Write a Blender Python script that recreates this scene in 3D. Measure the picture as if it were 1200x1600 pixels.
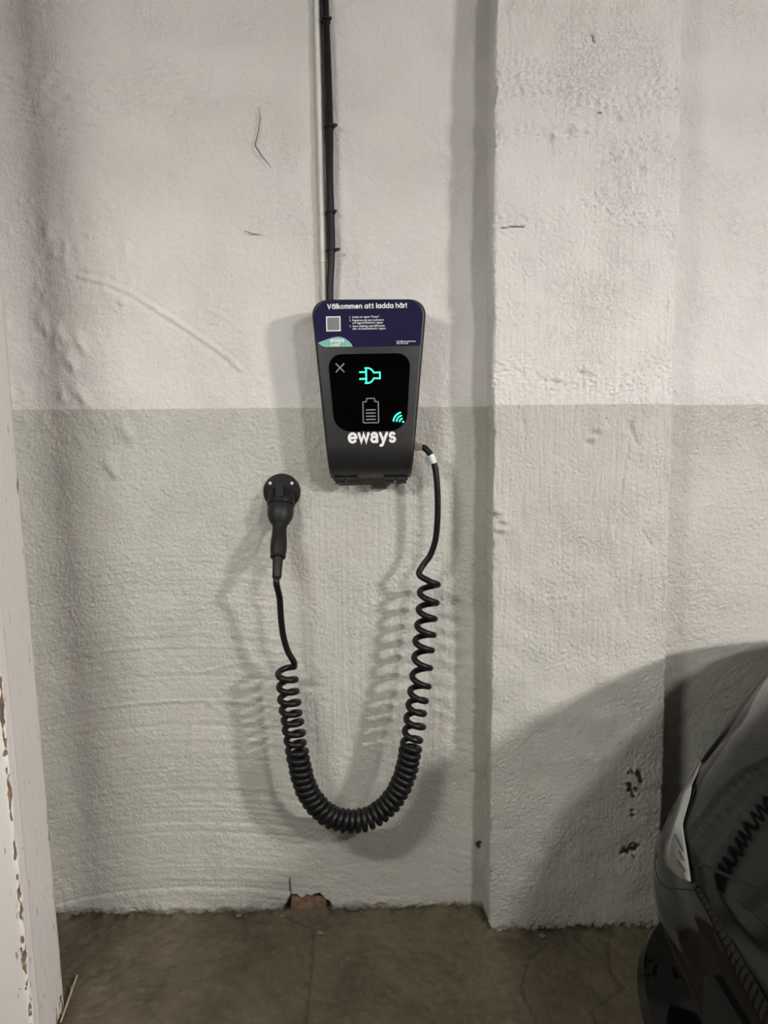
import bpy, bmesh, math, random
import numpy as np
from mathutils import Vector, Matrix

S = bpy.context.scene
COL = S.collection
for o in list(bpy.data.objects):
    bpy.data.objects.remove(o)

# ------------------------------------------------------------------ camera
CAM_H, CAM_D = 1.19, 1.65
yaw, pit, rol = math.radians(1.1), math.radians(6.5), 0.008
fw = Vector((math.sin(yaw)*math.cos(pit), math.cos(yaw)*math.cos(pit), -math.sin(pit)))
r0 = Vector((math.cos(yaw), -math.sin(yaw), 0.0))
u0 = r0.cross(fw)
rt = r0*math.cos(rol) - u0*math.sin(rol)
up = u0*math.cos(rol) + r0*math.sin(rol)
cd = bpy.data.cameras.new('camera')
cam = bpy.data.objects.new('camera', cd)
COL.objects.link(cam)
cd.sensor_fit = 'VERTICAL'; cd.sensor_height = 36.0; cd.sensor_width = 27.0
cd.lens = 1110/1600*36.0
cd.clip_start = 0.02
M = Matrix((rt, up, -fw)).transposed().to_4x4()
M.translation = Vector((0, -CAM_D, CAM_H))
cam.matrix_world = M
S.camera = cam

# ------------------------------------------------------------------ world, exposure
w = bpy.data.worlds.new('world'); S.world = w; w.use_nodes = True
w.node_tree.nodes['Background'].inputs[0].default_value = (0.02, 0.02, 0.02, 1)
w.node_tree.nodes['Background'].inputs[1].default_value = 1.0
S.view_settings.view_transform = 'Standard'
S.view_settings.look = 'None'
S.view_settings.gamma = 1.0
S.view_settings.use_curve_mapping = False
S.view_settings.exposure = 0.98
# three short strip lights parallel to the charging wall: x, y, z, half length, strength, colour
LAMPS = [(2.20, -2.20, 1.90, 0.13, 470.0, (1.0, 0.955, 0.92)), (1.00, -2.20, 1.90, 0.10, 165.0, (1.0, 0.96, 0.925)), (-0.75, -1.45, 1.79, 0.20, 66.0, (1.0, 1.0, 0.93))]

rng = np.random.default_rng(7)
random.seed(7)

# ------------------------------------------------------------------ materials
def mat(name, base=(0.5, 0.5, 0.5), rough=0.5, metal=0.0, spec=0.5, var=0.0, vscale=30.0, bump=0.0, bscale=200.0,
        coat=0.0, emit=None, estr=0.0):
    m = bpy.data.materials.new(name); m.use_nodes = True
    nt = m.node_tree; b = nt.nodes['Principled BSDF']
    b.inputs['Roughness'].default_value = rough
    b.inputs['Metallic'].default_value = metal
    b.inputs['Specular IOR Level'].default_value = spec
    b.inputs['Coat Weight'].default_value = coat
    b.inputs['Coat Roughness'].default_value = 0.03
    b.inputs['Base Color'].default_value = (*base, 1)
    tc = nt.nodes.new('ShaderNodeTexCoord')
    if var:
        n = nt.nodes.new('ShaderNodeTexNoise'); n.inputs['Scale'].default_value = vscale; n.inputs['Detail'].default_value = 5
        nt.links.new(tc.outputs['Object'], n.inputs['Vector'])
        r = nt.nodes.new('ShaderNodeMapRange')
        r.inputs[1].default_value = 0.3; r.inputs[2].default_value = 0.7
        r.inputs[3].default_value = 1-var; r.inputs[4].default_value = 1+var
        nt.links.new(n.outputs[0], r.inputs[0])
        mx = nt.nodes.new('ShaderNodeMix'); mx.data_type = 'RGBA'; mx.blend_type = 'MULTIPLY'
        mx.inputs[0].default_value = 1.0; mx.inputs[6].default_value = (*base, 1)
        nt.links.new(r.outputs[0], mx.inputs[7]); nt.links.new(mx.outputs[2], b.inputs['Base Color'])
    if bump:
        n2 = nt.nodes.new('ShaderNodeTexNoise'); n2.inputs['Scale'].default_value = bscale; n2.inputs['Detail'].default_value = 3
        nt.links.new(tc.outputs['Object'], n2.inputs['Vector'])
        bp = nt.nodes.new('ShaderNodeBump'); bp.inputs['Strength'].default_value = bump; bp.inputs['Distance'].default_value = 0.001
        nt.links.new(n2.outputs[0], bp.inputs['Height']); nt.links.new(bp.outputs[0], b.inputs['Normal'])
    if emit:
        b.inputs['Emission Color'].default_value = (*emit, 1); b.inputs['Emission Strength'].default_value = estr
    return m

def ramp2(nt, src, a, b_):
    r = nt.nodes.new('ShaderNodeMapRange'); r.inputs[1].default_value = a; r.inputs[2].default_value = b_
    nt.links.new(src, r.inputs[0]); return r.outputs[0]

def mixc(nt, fac, c1, c2):
    mx = nt.nodes.new('ShaderNodeMix'); mx.data_type = 'RGBA'
    if isinstance(fac, float): mx.inputs[0].default_value = fac
    else: nt.links.new(fac, mx.inputs[0])
    for k, c in ((6, c1), (7, c2)):
        if isinstance(c, tuple): mx.inputs[k].default_value = (*c, 1)
        else: nt.links.new(c, mx.inputs[k])
    return mx.outputs[2]

def noise(nt, vec, scale, detail=4, rough=0.55):
    n = nt.nodes.new('ShaderNodeTexNoise'); n.inputs['Scale'].default_value = scale
    n.inputs['Detail'].default_value = detail; n.inputs['Roughness'].default_value = rough
    nt.links.new(vec, n.inputs['Vector']); return n.outputs[0]

def math2(nt, op, a, b_):
    n = nt.nodes.new('ShaderNodeMath'); n.operation = op
    for k, v in ((0, a), (1, b_)):
        if isinstance(v, (int, float)): n.inputs[k].default_value = v
        else: nt.links.new(v, n.inputs[k])
    return n.outputs[0]

UPPER, LOWER = (0.82, 0.79, 0.765), (0.585, 0.57, 0.525)
def wall_paint(name, split=1.2445, stretch=(1.0, 1.0, 1.0)):
    m = bpy.data.materials.new(name); m.use_nodes = True; nt = m.node_tree; b = nt.nodes['Principled BSDF']
    tc = nt.nodes.new('ShaderNodeTexCoord'); v = tc.outputs['Object']
    sp = nt.nodes.new('ShaderNodeSeparateXYZ'); nt.links.new(v, sp.inputs[0])
    big = noise(nt, v, 2.5, 4)
    edge = noise(nt, v, 60, 2)
    z = math2(nt, 'ADD', sp.outputs[2], math2(nt, 'MULTIPLY', math2(nt, 'SUBTRACT', edge, 0.5), 0.004))
    f = ramp2(nt, z, split-0.0008, split+0.0008)
    c = mixc(nt, f, LOWER, UPPER)
    # patchy age of the paint
    c = mixc(nt, math2(nt, 'MULTIPLY', ramp2(nt, big, 0.45, 0.75), 0.25), c, (0.70, 0.66, 0.58))
    # grime specks
    sp1 = noise(nt, v, 85, 2, 0.7)
    c = mixc(nt, math2(nt, 'MULTIPLY', ramp2(nt, sp1, 0.76, 0.80), 0.6), c, (0.20, 0.17, 0.13))
    # dirt splashed up from the floor
    zf = math2(nt, 'ADD', sp.outputs[2], math2(nt, 'MULTIPLY', math2(nt, 'SUBTRACT', noise(nt, v, 22, 6, 0.7), 0.5), 0.05))
    c = mixc(nt, math2(nt, 'SUBTRACT', 1.0, ramp2(nt, zf, 0.000, 0.026)), c, (0.10, 0.08, 0.055))
    at = nt.nodes.new('ShaderNodeAttribute'); at.attribute_name = 'wear'
    c = mixc(nt, at.outputs['Fac'], c, (0.05, 0.035, 0.025))
    nt.links.new(c, b.inputs['Base Color'])
    b.inputs['Roughness'].default_value = 0.48; b.inputs['Specular IOR Level'].default_value = 0.45
    mp = nt.nodes.new('ShaderNodeMapping'); mp.inputs['Scale'].default_value = stretch; nt.links.new(v, mp.inputs[0])
    mask = ramp2(nt, noise(nt, v, 7, 4, 0.6), 0.38, 0.62)
    n1 = noise(nt, mp.outputs[0], 300, 4, 0.62)
    n2 = noise(nt, v, 120, 4, 0.65)
    rid = math2(nt, 'ABSOLUTE', math2(nt, 'SUBTRACT', noise(nt, v, 75, 3, 0.6), 0.5), 0.0)
    hsum = math2(nt, 'ADD', math2(nt, 'MULTIPLY', n1, 0.7), math2(nt, 'MULTIPLY', n2, 1.5))
    hsum = math2(nt, 'ADD', hsum, math2(nt, 'MULTIPLY', ramp2(nt, rid, 0.0, 0.035), math2(nt, 'MULTIPLY', mask, 0.45)))
    bp = nt.nodes.new('ShaderNodeBump'); bp.inputs['Strength'].default_value = 0.75; bp.inputs['Distance'].default_value = 0.0034
    nt.links.new(hsum, bp.inputs['Height']); nt.links.new(bp.outputs[0], b.inputs['Normal'])
    return m

def floor_mat():
    m = bpy.data.materials.new('concrete_floor'); m.use_nodes = True; nt = m.node_tree; b = nt.nodes['Principled BSDF']
    tc = nt.nodes.new('ShaderNodeTexCoord'); v = tc.outputs['Object']
    c = mixc(nt, ramp2(nt, noise(nt, v, 5, 8, 0.65), 0.35, 0.68), (0.070, 0.057, 0.036), (0.145, 0.120, 0.080))
    c = mixc(nt, math2(nt, 'MULTIPLY', ramp2(nt, noise(nt, v, 45, 6, 0.7), 0.52, 0.75), 0.6), c, (0.18, 0.15, 0.105))
    c = mixc(nt, math2(nt, 'MULTIPLY', ramp2(nt, noise(nt, v, 130, 2, 0.6), 0.66, 0.75), 0.7), c, (0.05, 0.038, 0.025))
    at = nt.nodes.new('ShaderNodeAttribute'); at.attribute_name = 'wear'
    c = mixc(nt, at.outputs['Fac'], c, (0.035, 0.026, 0.018))
    nt.links.new(c, b.inputs['Base Color'])
    b.inputs['Roughness'].default_value = 0.8; b.inputs['Specular IOR Level'].default_value = 0.25
    bp = nt.nodes.new('ShaderNodeBump'); bp.inputs['Strength'].default_value = 0.6; bp.inputs['Distance'].default_value = 0.002
    nt.links.new(noise(nt, v, 160, 5, 0.65), bp.inputs['Height']); nt.links.new(bp.outputs[0], b.inputs['Normal'])
    return m

def post_mat():
    m = bpy.data.materials.new('chipped_white_paint'); m.use_nodes = True; nt = m.node_tree; b = nt.nodes['Principled BSDF']
    tc = nt.nodes.new('ShaderNodeTexCoord'); v = tc.outputs['Object']
    mp = nt.nodes.new('ShaderNodeMapping'); mp.inputs['Scale'].default_value = (1, 1, 0.28); nt.links.new(v, mp.inputs[0]); vs = mp.outputs[0]
    at = nt.nodes.new('ShaderNodeAttribute'); at.attribute_name = 'wear'
    n1 = noise(nt, vs, 60, 6, 0.7)
    chips = ramp2(nt, math2(nt, 'ADD', n1, math2(nt, 'MULTIPLY', at.outputs['Fac'], 0.30)), 0.68, 0.71)
    mp2 = nt.nodes.new('ShaderNodeMapping'); mp2.inputs['Scale'].default_value = (1, 1, 0.16); nt.links.new(v, mp2.inputs[0])
    dash = ramp2(nt, noise(nt, mp2.outputs[0], 150, 2, 0.5), 0.69, 0.73)
    chips = math2(nt, 'MAXIMUM', chips, math2(nt, 'MULTIPLY', dash, 0.75))
    rust = mixc(nt, ramp2(nt, noise(nt, v, 40, 3), 0.4, 0.6), (0.14, 0.11, 0.085), (0.27, 0.18, 0.09))
    c = mixc(nt, chips, (0.83, 0.79, 0.765), rust)
    nt.links.new(c, b.inputs['Base Color'])
    b.inputs['Roughness'].default_value = 0.42
    bp = nt.nodes.new('ShaderNodeBump'); bp.inputs['Strength'].default_value = 0.6; bp.inputs['Distance'].default_value = 0.001
    bp.invert = True
    nt.links.new(chips, bp.inputs['Height']); nt.links.new(bp.outputs[0], b.inputs['Normal'])
    return m

PAINT = wall_paint('two_tone_wall_paint')
PAINT2 = wall_paint('two_tone_pier_paint', stretch=(1.0, 1.0, 0.22))
PLAIN = mat('garage_wall_grey', (0.22, 0.21, 0.19), 0.7, var=0.1, vscale=3, bump=0.3)
CEIL = mat('garage_ceiling', (0.30, 0.285, 0.26), 0.8, var=0.1, vscale=4, bump=0.3)
FLOOR = floor_mat(); POST = post_mat()
BRICK = mat('red_brick', (0.20, 0.115, 0.082), 0.85, var=0.35, vscale=90, bump=0.8, bscale=260)
PLASTIC = mat('black_matte_plastic', (0.016, 0.016, 0.017), 0.42, var=0.12, vscale=60, bump=0.10, bscale=1500)
PLASTIC2 = mat('black_rubber', (0.009, 0.009, 0.0095), 0.50, spec=0.3, var=0.15, vscale=80, bump=0.12, bscale=900)
PLASTIC3 = mat('charcoal_plastic', (0.014, 0.014, 0.015), 0.5, spec=0.35, var=0.1, vscale=80, bump=0.12, bscale=1100)
CABLE = mat('black_cable_sheath', (0.0065, 0.0065, 0.007), 0.42, spec=0.3, var=0.15, vscale=50, bump=0.08, bscale=700)
DARK = mat('black_recess', (0.006, 0.006, 0.006), 0.7, var=0.2, vscale=50)
SCREEN = mat('black_glass', (0.0015, 0.0015, 0.0017), 0.07, spec=0.22, var=0.3, vscale=20)
NAVY = mat('navy_print', (0.011, 0.008, 0.046), 0.5, spec=0.12, var=0.06, vscale=40)
TEAL = mat('teal_print', (0.20, 0.52, 0.40), 0.5, var=0.05, vscale=60)
BLUEP = mat('pale_blue_print', (0.28, 0.42, 0.56), 0.5, var=0.05, vscale=60)
WHITE = mat('white_print', (0.86, 0.86, 0.86), 0.5, var=0.03, vscale=60)
GREYQ = mat('grey_print', (0.20, 0.20, 0.21), 0.5, var=0.04, vscale=60)
GREYP = mat('grey_green_print', (0.20, 0.245, 0.215), 0.5, var=0.06, vscale=80)
LEDG = mat('green_led', (0.0, 0.05, 0.03), 0.4, var=0.01, emit=(0.035, 1.0, 0.52), estr=1.25)
BRASS = mat('nickel_brass', (0.55, 0.47, 0.33), 0.28, metal=0.55, var=0.15, vscale=120)
STEEL = mat('zinc_screw', (0.70, 0.71, 0.73), 0.35, metal=0.0, var=0.1, vscale=200)
TAG = mat('silver_tag', (0.78, 0.79, 0.80), 0.4, var=0.05, vscale=80)
FRINGE = mat('clear_tag_flap', (0.22, 0.26, 0.25), 0.3, var=0.3, vscale=200)
PIPE = mat('white_pvc', (0.80, 0.79, 0.75), 0.38, var=0.04, vscale=20, bump=0.05)
CARB = mat('black_car_paint', (0.003, 0.003, 0.0034), 0.05, spec=0.32, var=0.1, vscale=4)
CARG = mat('gloss_black_trim', (0.004, 0.004, 0.0045), 0.12, spec=0.5, var=0.1, vscale=10)
CARM = mat('black_rough_trim', (0.010, 0.010, 0.010), 0.6, var=0.2, vscale=60, bump=0.2, bscale=600)
LAMPB = mat('headlight_reflector', (0.72, 0.72, 0.69), 0.35, metal=0.0, var=0.12, vscale=40)
GLASSD = mat('tinted_glass', (0.01, 0.012, 0.013), 0.04, var=0.05, vscale=3)
TYRE = mat('tyre_rubber', (0.012, 0.012, 0.012), 0.75, var=0.2, vscale=40, bump=0.3, bscale=200)
ALLOY = mat('alloy_wheel', (0.35, 0.36, 0.37), 0.3, metal=0.9, var=0.05, vscale=30)
LAMPM = mat('lamp_diffuser', (0.8, 0.8, 0.8), 0.5, var=0.01)
STRAW = mat('pale_splinter', (0.42, 0.35, 0.26), 0.8, var=0.25, vscale=120, bump=0.4)
SCUFF = mat('dark_hairline', (0.10, 0.085, 0.07), 0.8, var=0.3, vscale=100)
DEBRIS = mat('plaster_crumb', (0.16, 0.13, 0.095), 0.85, var=0.3, vscale=200, bump=0.5, bscale=500)

def clear_lens():
    m = bpy.data.materials.new('clear_lens'); m.use_nodes = True; nt = m.node_tree
    for n in list(nt.nodes): nt.nodes.remove(n)
    out = nt.nodes.new('ShaderNodeOutputMaterial'); t = nt.nodes.new('ShaderNodeBsdfTransparent'); g = nt.nodes.new('ShaderNodeBsdfGlossy')
    g.inputs['Roughness'].default_value = 0.03; t.inputs[0].default_value = (0.92, 0.93, 0.93, 1)
    fr = nt.nodes.new('ShaderNodeFresnel'); fr.inputs[0].default_value = 1.5
    mx = nt.nodes.new('ShaderNodeMixShader')
    nt.links.new(fr.outputs[0], mx.inputs[0]); nt.links.new(t.outputs[0], mx.inputs[1]); nt.links.new(g.outputs[0], mx.inputs[2])
    nt.links.new(mx.outputs[0], out.inputs[0])
    return m
LENS = clear_lens()

# ------------------------------------------------------------------ helpers
def empty(name, loc, label, cat, group=None):
    o = bpy.data.objects.new(name, None); COL.objects.link(o); o.location = loc
    o.empty_display_size = 0.05
    o['label'] = label; o['category'] = cat
    if group: o['group'] = group
    return o

def world_loc(o):
    p = Vector((0, 0, 0))
    while o is not None:
        p += o.location; o = o.parent
    return p

def obj(name, verts, faces, m, parent=None, smooth=True, angle=40, origin=None):
    """one mesh object; verts in world coordinates, stored relative to its own origin"""
    verts = [Vector(v) for v in verts]
    pl = world_loc(parent) if parent is not None else Vector((0, 0, 0))
    org = Vector(origin) if origin is not None else pl
    me = bpy.data.meshes.new(name)
    me.from_pydata([tuple(v-org) for v in verts], [], faces)
    me.materials.append(m)
    if smooth:
        me.polygons.foreach_set('use_smooth', [True]*len(me.polygons))
        if angle: me.set_sharp_from_angle(angle=math.radians(angle))
    o = bpy.data.objects.new(name, me); COL.objects.link(o)
    if parent is not None: o.parent = parent
    o.location = org - pl
    return o

def tag(o, label, cat, group=None):
    o['label'] = label; o['category'] = cat
    if group: o['group'] = group
    return o

class MB:
    def __init__(s): s.v = []; s.f = []
    def add(s, v, f):
        k = len(s.v); s.v += [Vector(p) for p in v]; s.f += [tuple(i+k for i in q) for q in f]; return s
    def box(s, lo, hi):
        (a, b, c), (d, e, g) = lo, hi
        v = [(a,b,c),(d,b,c),(d,e,c),(a,e,c),(a,b,g),(d,b,g),(d,e,g),(a,e,g)]
        return s.add(v, [(0,3,2,1),(4,5,6,7),(0,1,5,4),(1,2,6,5),(2,3,7,6),(3,0,4,7)])
    def tube(s, pts, r, n=10, caps=True):
        pts = [Vector(p) for p in pts]; N = len(pts)
        rs = r if isinstance(r, (list, tuple)) else [r]*N
        t0 = (pts[1]-pts[0]).normalized()
        a = t0.orthogonal().normalized(); v = []; f = []
        for i in range(N):
            t = (pts[min(i+1, N-1)]-pts[max(i-1, 0)]).normalized()
            a = (a - t*a.dot(t)).normalized(); b = t.cross(a)
            for k in range(n):
                th = 2*math.pi*k/n
                v.append(pts[i] + (a*math.cos(th)+b*math.sin(th))*rs[i])
        for i in range(N-1):
            for k in range(n):
                k2 = (k+1) % n
                f.append((i*n+k, i*n+k2, (i+1)*n+k2, (i+1)*n+k))
        if caps:
            f.append(tuple(range(n-1, -1, -1))); f.append(tuple((N-1)*n+k for k in range(n)))
        return s.add(v, f)
    def lathe(s, org, axis, prof, n=32, ref=None):
        """prof: (distance along the axis, radius)"""
        org = Vector(org); ax = Vector(axis).normalized()
        a = Vector(ref) if ref else ax.orthogonal()
        a = (a-ax*a.dot(ax)).normalized(); b = ax.cross(a); v = []; f = []
        for (t, r) in prof:
            for k in range(n):
                th = 2*math.pi*k/n
                v.append(org+ax*t+(a*math.cos(th)+b*math.sin(th))*max(r, 1e-5))
        for i in range(len(prof)-1):
            for k in range(n):
                k2 = (k+1) % n
                f.append((i*n+k, i*n+k2, (i+1)*n+k2, (i+1)*n+k))
        f.append(tuple(range(n-1, -1, -1))); f.append(tuple((len(prof)-1)*n+k for k in range(n)))
        return s.add(v, f)
    def build(s, name, m, parent=None, **kw): return obj(name, s.v, s.f, m, parent, **kw)

def struct(o):
    o['kind'] = 'structure'; return o

# ------------------------------------------------------------------ height fields
def rnd(shape, step, wl, lo=0.0):
    """filtered noise of unit deviation; step and wavelength per axis in metres"""
    f = np.fft.rfft2(rng.standard_normal(shape))
    kx = np.fft.fftfreq(shape[0], step)[:, None]; kz = np.fft.rfftfreq(shape[1], step)[None, :]
    q = (kx*wl[0])**2 + (kz*wl[1])**2
    h = np.exp(-q*1.2)
    if lo: h = h*(1-np.exp(-q*lo))
    r = np.fft.irfft2(f*h, s=shape)
    return (r-r.mean())/r.std()

def sstep(a, b, x):
    t = np.clip((x-a)/(b-a), 0, 1); return t*t*(3-2*t)

def poly_dist(X, Z, pts):
    d = np.full(X.shape, 1e9)
    for (a, b), (c, e) in zip(pts[:-1], pts[1:]):
        L2 = (c-a)**2+(e-b)**2
        t = np.clip(((X-a)*(c-a)+(Z-b)*(e-b))/L2, 0, 1)
        d = np.minimum(d, np.hypot(X-a-t*(c-a), Z-b-t*(e-b)))
    return d

def lumps(X, Z, spots, h):
    for (x, z, r, a, el) in spots:
        m = (np.abs(X-x) < 4*r) & (np.abs(Z-z) < 4*r*el)
        h[m] += a*np.exp(-(((X[m]-x)/r)**2+((Z[m]-z)/(r*el))**2))

def grid_mesh(name, P, m, wear=None, kind='structure'):
    nu, nv = P.shape[:2]
    me = bpy.data.meshes.new(name)
    me.vertices.add(nu*nv); me.vertices.foreach_set('co', P.reshape(-1).astype(np.float32))
    i = np.arange((nu-1)*(nv-1)); a = (i//(nv-1))*nv + i % (nv-1)
    q = np.stack([a, a+nv, a+nv+1, a+1], 1).astype(np.int32)
    me.loops.add(q.size); me.loops.foreach_set('vertex_index', q.reshape(-1))
    me.polygons.add(len(q)); me.polygons.foreach_set('loop_start', np.arange(len(q), dtype=np.int32)*4)
    me.polygons.foreach_set('use_smooth', np.ones(len(q), dtype=bool))
    me.update(calc_edges=True); me.materials.append(m)
    at = me.attributes.new('wear', 'FLOAT', 'POINT')
    at.data.foreach_set('value', (np.zeros(nu*nv) if wear is None else wear.reshape(-1)).astype(np.float32))
    o = bpy.data.objects.new(name, me); COL.objects.link(o)
    if kind: o['kind'] = kind
    return o

def axis(dense0, dense1, step, before=(), after=()):
    return np.concatenate([np.array(before, float), np.arange(dense0, dense1+step/2, step), np.array(after, float)])

STEP = 0.0028
# --- back wall -------------------------------------------------------------
xs = axis(-1.02, 1.30, STEP, (-4.6, -3.0, -1.8, -1.3), (1.8, 2.6, 3.6, 4.8, 5.7))
zs = axis(0.0, 2.26, STEP, (-0.03,), (2.32, 2.45))
X, Z = np.meshgrid(xs, zs, indexing='ij'); sh = X.shape
h = 0.0022*rnd(sh, STEP, (0.35, 0.5)) + 0.0007*rnd(sh, STEP, (0.09, 0.09))
m1 = sstep(-0.2, 1.0, rnd(sh, STEP, (0.16, 0.16)))
low = sstep(1.245, 1.235, Z)
rough_zone = np.clip(0.28*m1 + low*sstep(0.55, 0.85, Z)*0.75, 0, 1)
h += 0.00050*rnd(sh, STEP, (0.008, 0.008), 2.0)*(0.22+rough_zone) + 0.00030*rnd(sh, STEP, (0.030, 0.022), 1.0)
h += 0.0009*sstep(0.9, 2.2, rnd(sh, STEP, (0.020, 0.012), 1.0))*(0.4+rough_zone)
# vertical roller lines beside and below the charger
vz = sstep(-0.20, -0.12, X)*sstep(0.22, 0.14, X)*sstep(0.30, 0.5, Z)*sstep(1.13, 1.0, Z)
h += 0.00042*rnd(sh, STEP, (0.0055, 0.20))*(vz+0.10)
# sweeping horizontal brush strokes, lower left
Zc = Z + 0.35*(X+0.45)**2
bf = rnd((60, 900), STEP, (0.10, 0.0085))
iz = np.clip(((Zc+0.1)/2.6*880), 0, 899).astype(int); ix = np.clip(((X+1.1)/2.5*59), 0, 59).astype(int)
hz = sstep(-0.13, -0.22, X)*sstep(1.0, 0.85, Z)
h += 0.00042*bf[ix, iz]*(hz+0.04)
# crusty horizontal ripple, upper left
rz = np.exp(-((Z-1.93)/0.09)**2)*sstep(-0.05, -0.3, X)
h += 0.0009*rnd(sh, STEP, (0.045, 0.012), 1.0)*rz
# lumps and drips
spots = []
for _ in range(70): spots.append((rng.uniform(-0.85, -0.52), rng.uniform(1.15, 1.72), rng.uniform(0.004, 0.012), rng.uniform(0.0012, 0.0050), rng.uniform(0.7, 2.0)))
for _ in range(90): spots.append((rng.uniform(-0.85, 0.25), rng.uniform(0.1, 2.1), rng.uniform(0.003, 0.008), rng.uniform(-0.0014, 0.0018), rng.uniform(0.6, 1.8)))
for _ in range(60): spots.append((rng.uniform(0.7, 1.1), rng.uniform(0.6, 2.1), rng.uniform(0.003, 0.010), rng.uniform(-0.0014, 0.0018), rng.uniform(0.6, 1.8)))
for (x, z) in ((-0.70, 1.42), (-0.735, 1.44), (-0.68, 1.36), (-0.665, 1.29), (-0.655, 1.40), (-0.56, 1.20), (-0.60, 1.12)):
    spots.append((x, z, 0.015, 0.0075, 1.3)); spots.append((x+0.012, z-0.02, 0.008, 0.0065, 1.8))
lumps(X, Z, spots, h)
# shallow vertical hollow added to the relief to darken the post's shadow band
h -= 0.0022*np.exp(-((X+0.715-0.02*np.sin(Z*2.1))/0.055)**2)
# filled cable chase: a raised arc, and a shorter sister
ARC = [(-0.6435, 1.5386), (-0.5874, 1.5245), (-0.5316, 1.5019), (-0.476, 1.4667), (-0.4132, 1.4255), (-0.357, 1.3856), (-0.3147, 1.3539), (-0.2922, 1.3323)]
ARC2 = [(-0.3613, 1.4662), (-0.326, 1.4491), (-0.2839, 1.415)]
d = poly_dist(X, Z, ARC); h += 0.0030*np.exp(-(d/0.0048)**2) - 0.0014*np.exp(-((d-0.010)/0.004)**2)
d = poly_dist(X, Z, ARC2); h += 0.0016*np.exp(-(d/0.004)**2)
for q in ([(-0.435, 0.49), (-0.452, 0.40)], [(-0.428, 0.50), (-0.440, 0.41)], [(-0.42, 0.62), (-0.30, 0.645), (-0.18, 0.65)], [(-0.66, 0.32), (-0.60, 0.36)]):
    d = poly_dist(X, Z, q); h += 0.0014*np.exp(-(d/0.004)**2)
# broken plaster at the foot, round the bare brick
wear = np.zeros(sh)
bx = sstep(-0.232, -0.222, X)*sstep(-0.102, -0.112, X)*sstep(0.047, 0.041, Z + 0.0035*rnd(sh, STEP, (0.018, 0.018)) + 1.5*np.maximum(0, -0.207-X) + 0.9*np.maximum(0, X+0.135))
bx = bx*sstep(-0.235+Z*0.55, -0.225+Z*0.55, X)
h -= 0.016*bx; wear = np.maximum(wear, bx*0.85)
d = poly_dist(X, Z, [(-0.2085, 0.04), (-0.2095, 0.09)]); wear = np.maximum(wear, 0.8*(d < 0.002)); h -= 0.002*np.exp(-(d/0.003)**2)
d = poly_dist(X, Z, [(0.2597, 0.165), (0.256, 0.172), (0.262, 0.176)]); wear = np.maximum(wear, sstep(0.007, 0.003, d)); h -= 0.002*(d < 0.006)
# plaster runs out raggedly at the floor
h -= 0.0025*sstep(0.02, 0.0, Z + 0.008*rnd(sh, STEP, (0.014, 0.014)))
flat = sstep(-1.1, -0.98, X)*sstep(1.4, 1.25, X)
h *= flat
wb = grid_mesh('wall_back', np.stack([X, -h, Z], -1), PAINT, wear)
bm_ = MB()
bv = [(-0.2062, -0.002, 0.0), (-0.130, -0.003, 0.0), (-0.1195, 0.001, 0.010), (-0.121, -0.001, 0.030), (-0.137, -0.004, 0.0345), (-0.160, -0.003, 0.0385), (-0.178, -0.005, 0.0375), (-0.2065, -0.003, 0.0405)]
n = len(bv); mid = (-0.165, -0.0075, 0.019)
bm_.add(bv + [(x, 0.014, z) for x, y, z in bv] + [mid], [(i, (i+1) % n, 2*n) for i in range(n)] + [((i+1) % n, i, i+n, (i+1) % n+n) for i in range(n)])
bm_.build('brick', BRICK, wb, angle=30)
k = MB().tube([(-0.2344, -0.0055, 1.8957), (-0.2322, -0.006, 1.8731), (-0.2358, -0.006, 1.8465), (-0.2451, -0.0055, 1.8144), (-0.2303, -0.005, 1.7916), (-0.2111, -0.0045, 1.7687)], [0.0004, 0.0009, 0.0009, 0.0012, 0.0010, 0.0004], 6)
k.build('hairline_crack', SCUFF, wb)
MB().tube([(-0.2743, -0.003, 1.6354), (-0.2561, -0.004, 1.6285), (-0.2376, -0.003, 1.6271)], [0.0005, 0.0011, 0.0005], 6).build('hairline_crack', SCUFF, wb)

# --- pier to the right of the charger ---------------------------------------
zs = axis(0.0, 2.26, STEP, (-0.03,), (2.45,))
DEP, BEV = 0.090, 0.006
XL, XR = 0.2735, 0.6800
path = []
for y in np.arange(0.03, -DEP+BEV, -STEP): path.append((XL, y, -1, 0))
for a in np.linspace(0, math.pi/2, 6)[1:-1]: path.append((XL+BEV-BEV*math.cos(a), -DEP+BEV-BEV*math.sin(a), -math.cos(a), -math.sin(a)))
nf0 = len(path)
for x in np.arange(XL+BEV, XR-BEV, STEP): path.append((x, -DEP, 0, -1))
nf1 = len(path)
for a in np.linspace(0, math.pi/2, 6)[1:-1]: path.append((XR-BEV+BEV*math.sin(a), -DEP+BEV-BEV*math.cos(a), math.sin(a), -math.cos(a)))
for y in np.arange(-DEP+BEV, 0.03, STEP*2): path.append((XR, y, 1, 0))
path = np.array(path); ss = np.arange(len(path))*STEP
A, Z = np.meshgrid(ss, zs, indexing='ij'); sh = A.shape
X = np.repeat(path[:, 0:1], sh[1], 1); Y = np.repeat(path[:, 1:2], sh[1], 1)
h = 0.0020*rnd(sh, STEP, (0.2, 0.35)) + 0.0010*rnd(sh, STEP, (0.07, 0.07))
m1 = sstep(-0.6, 0.9, rnd(sh, STEP, (0.15, 0.12)))
h += 0.00055*rnd(sh, STEP, (0.0075, 0.009), 2.0)*(0.30+0.7*m1)
h += 0.00045*rnd(sh, STEP, (0.0058, 0.10))*(0.5+0.6*sstep(1.7, 1.2, Z)*sstep(0.6, 0.75, Z))
h += 0.0010*sstep(0.9, 2.3, rnd(sh, STEP, (0.012, 0.014), 1.0))*(0.3+0.8*m1)
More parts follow.
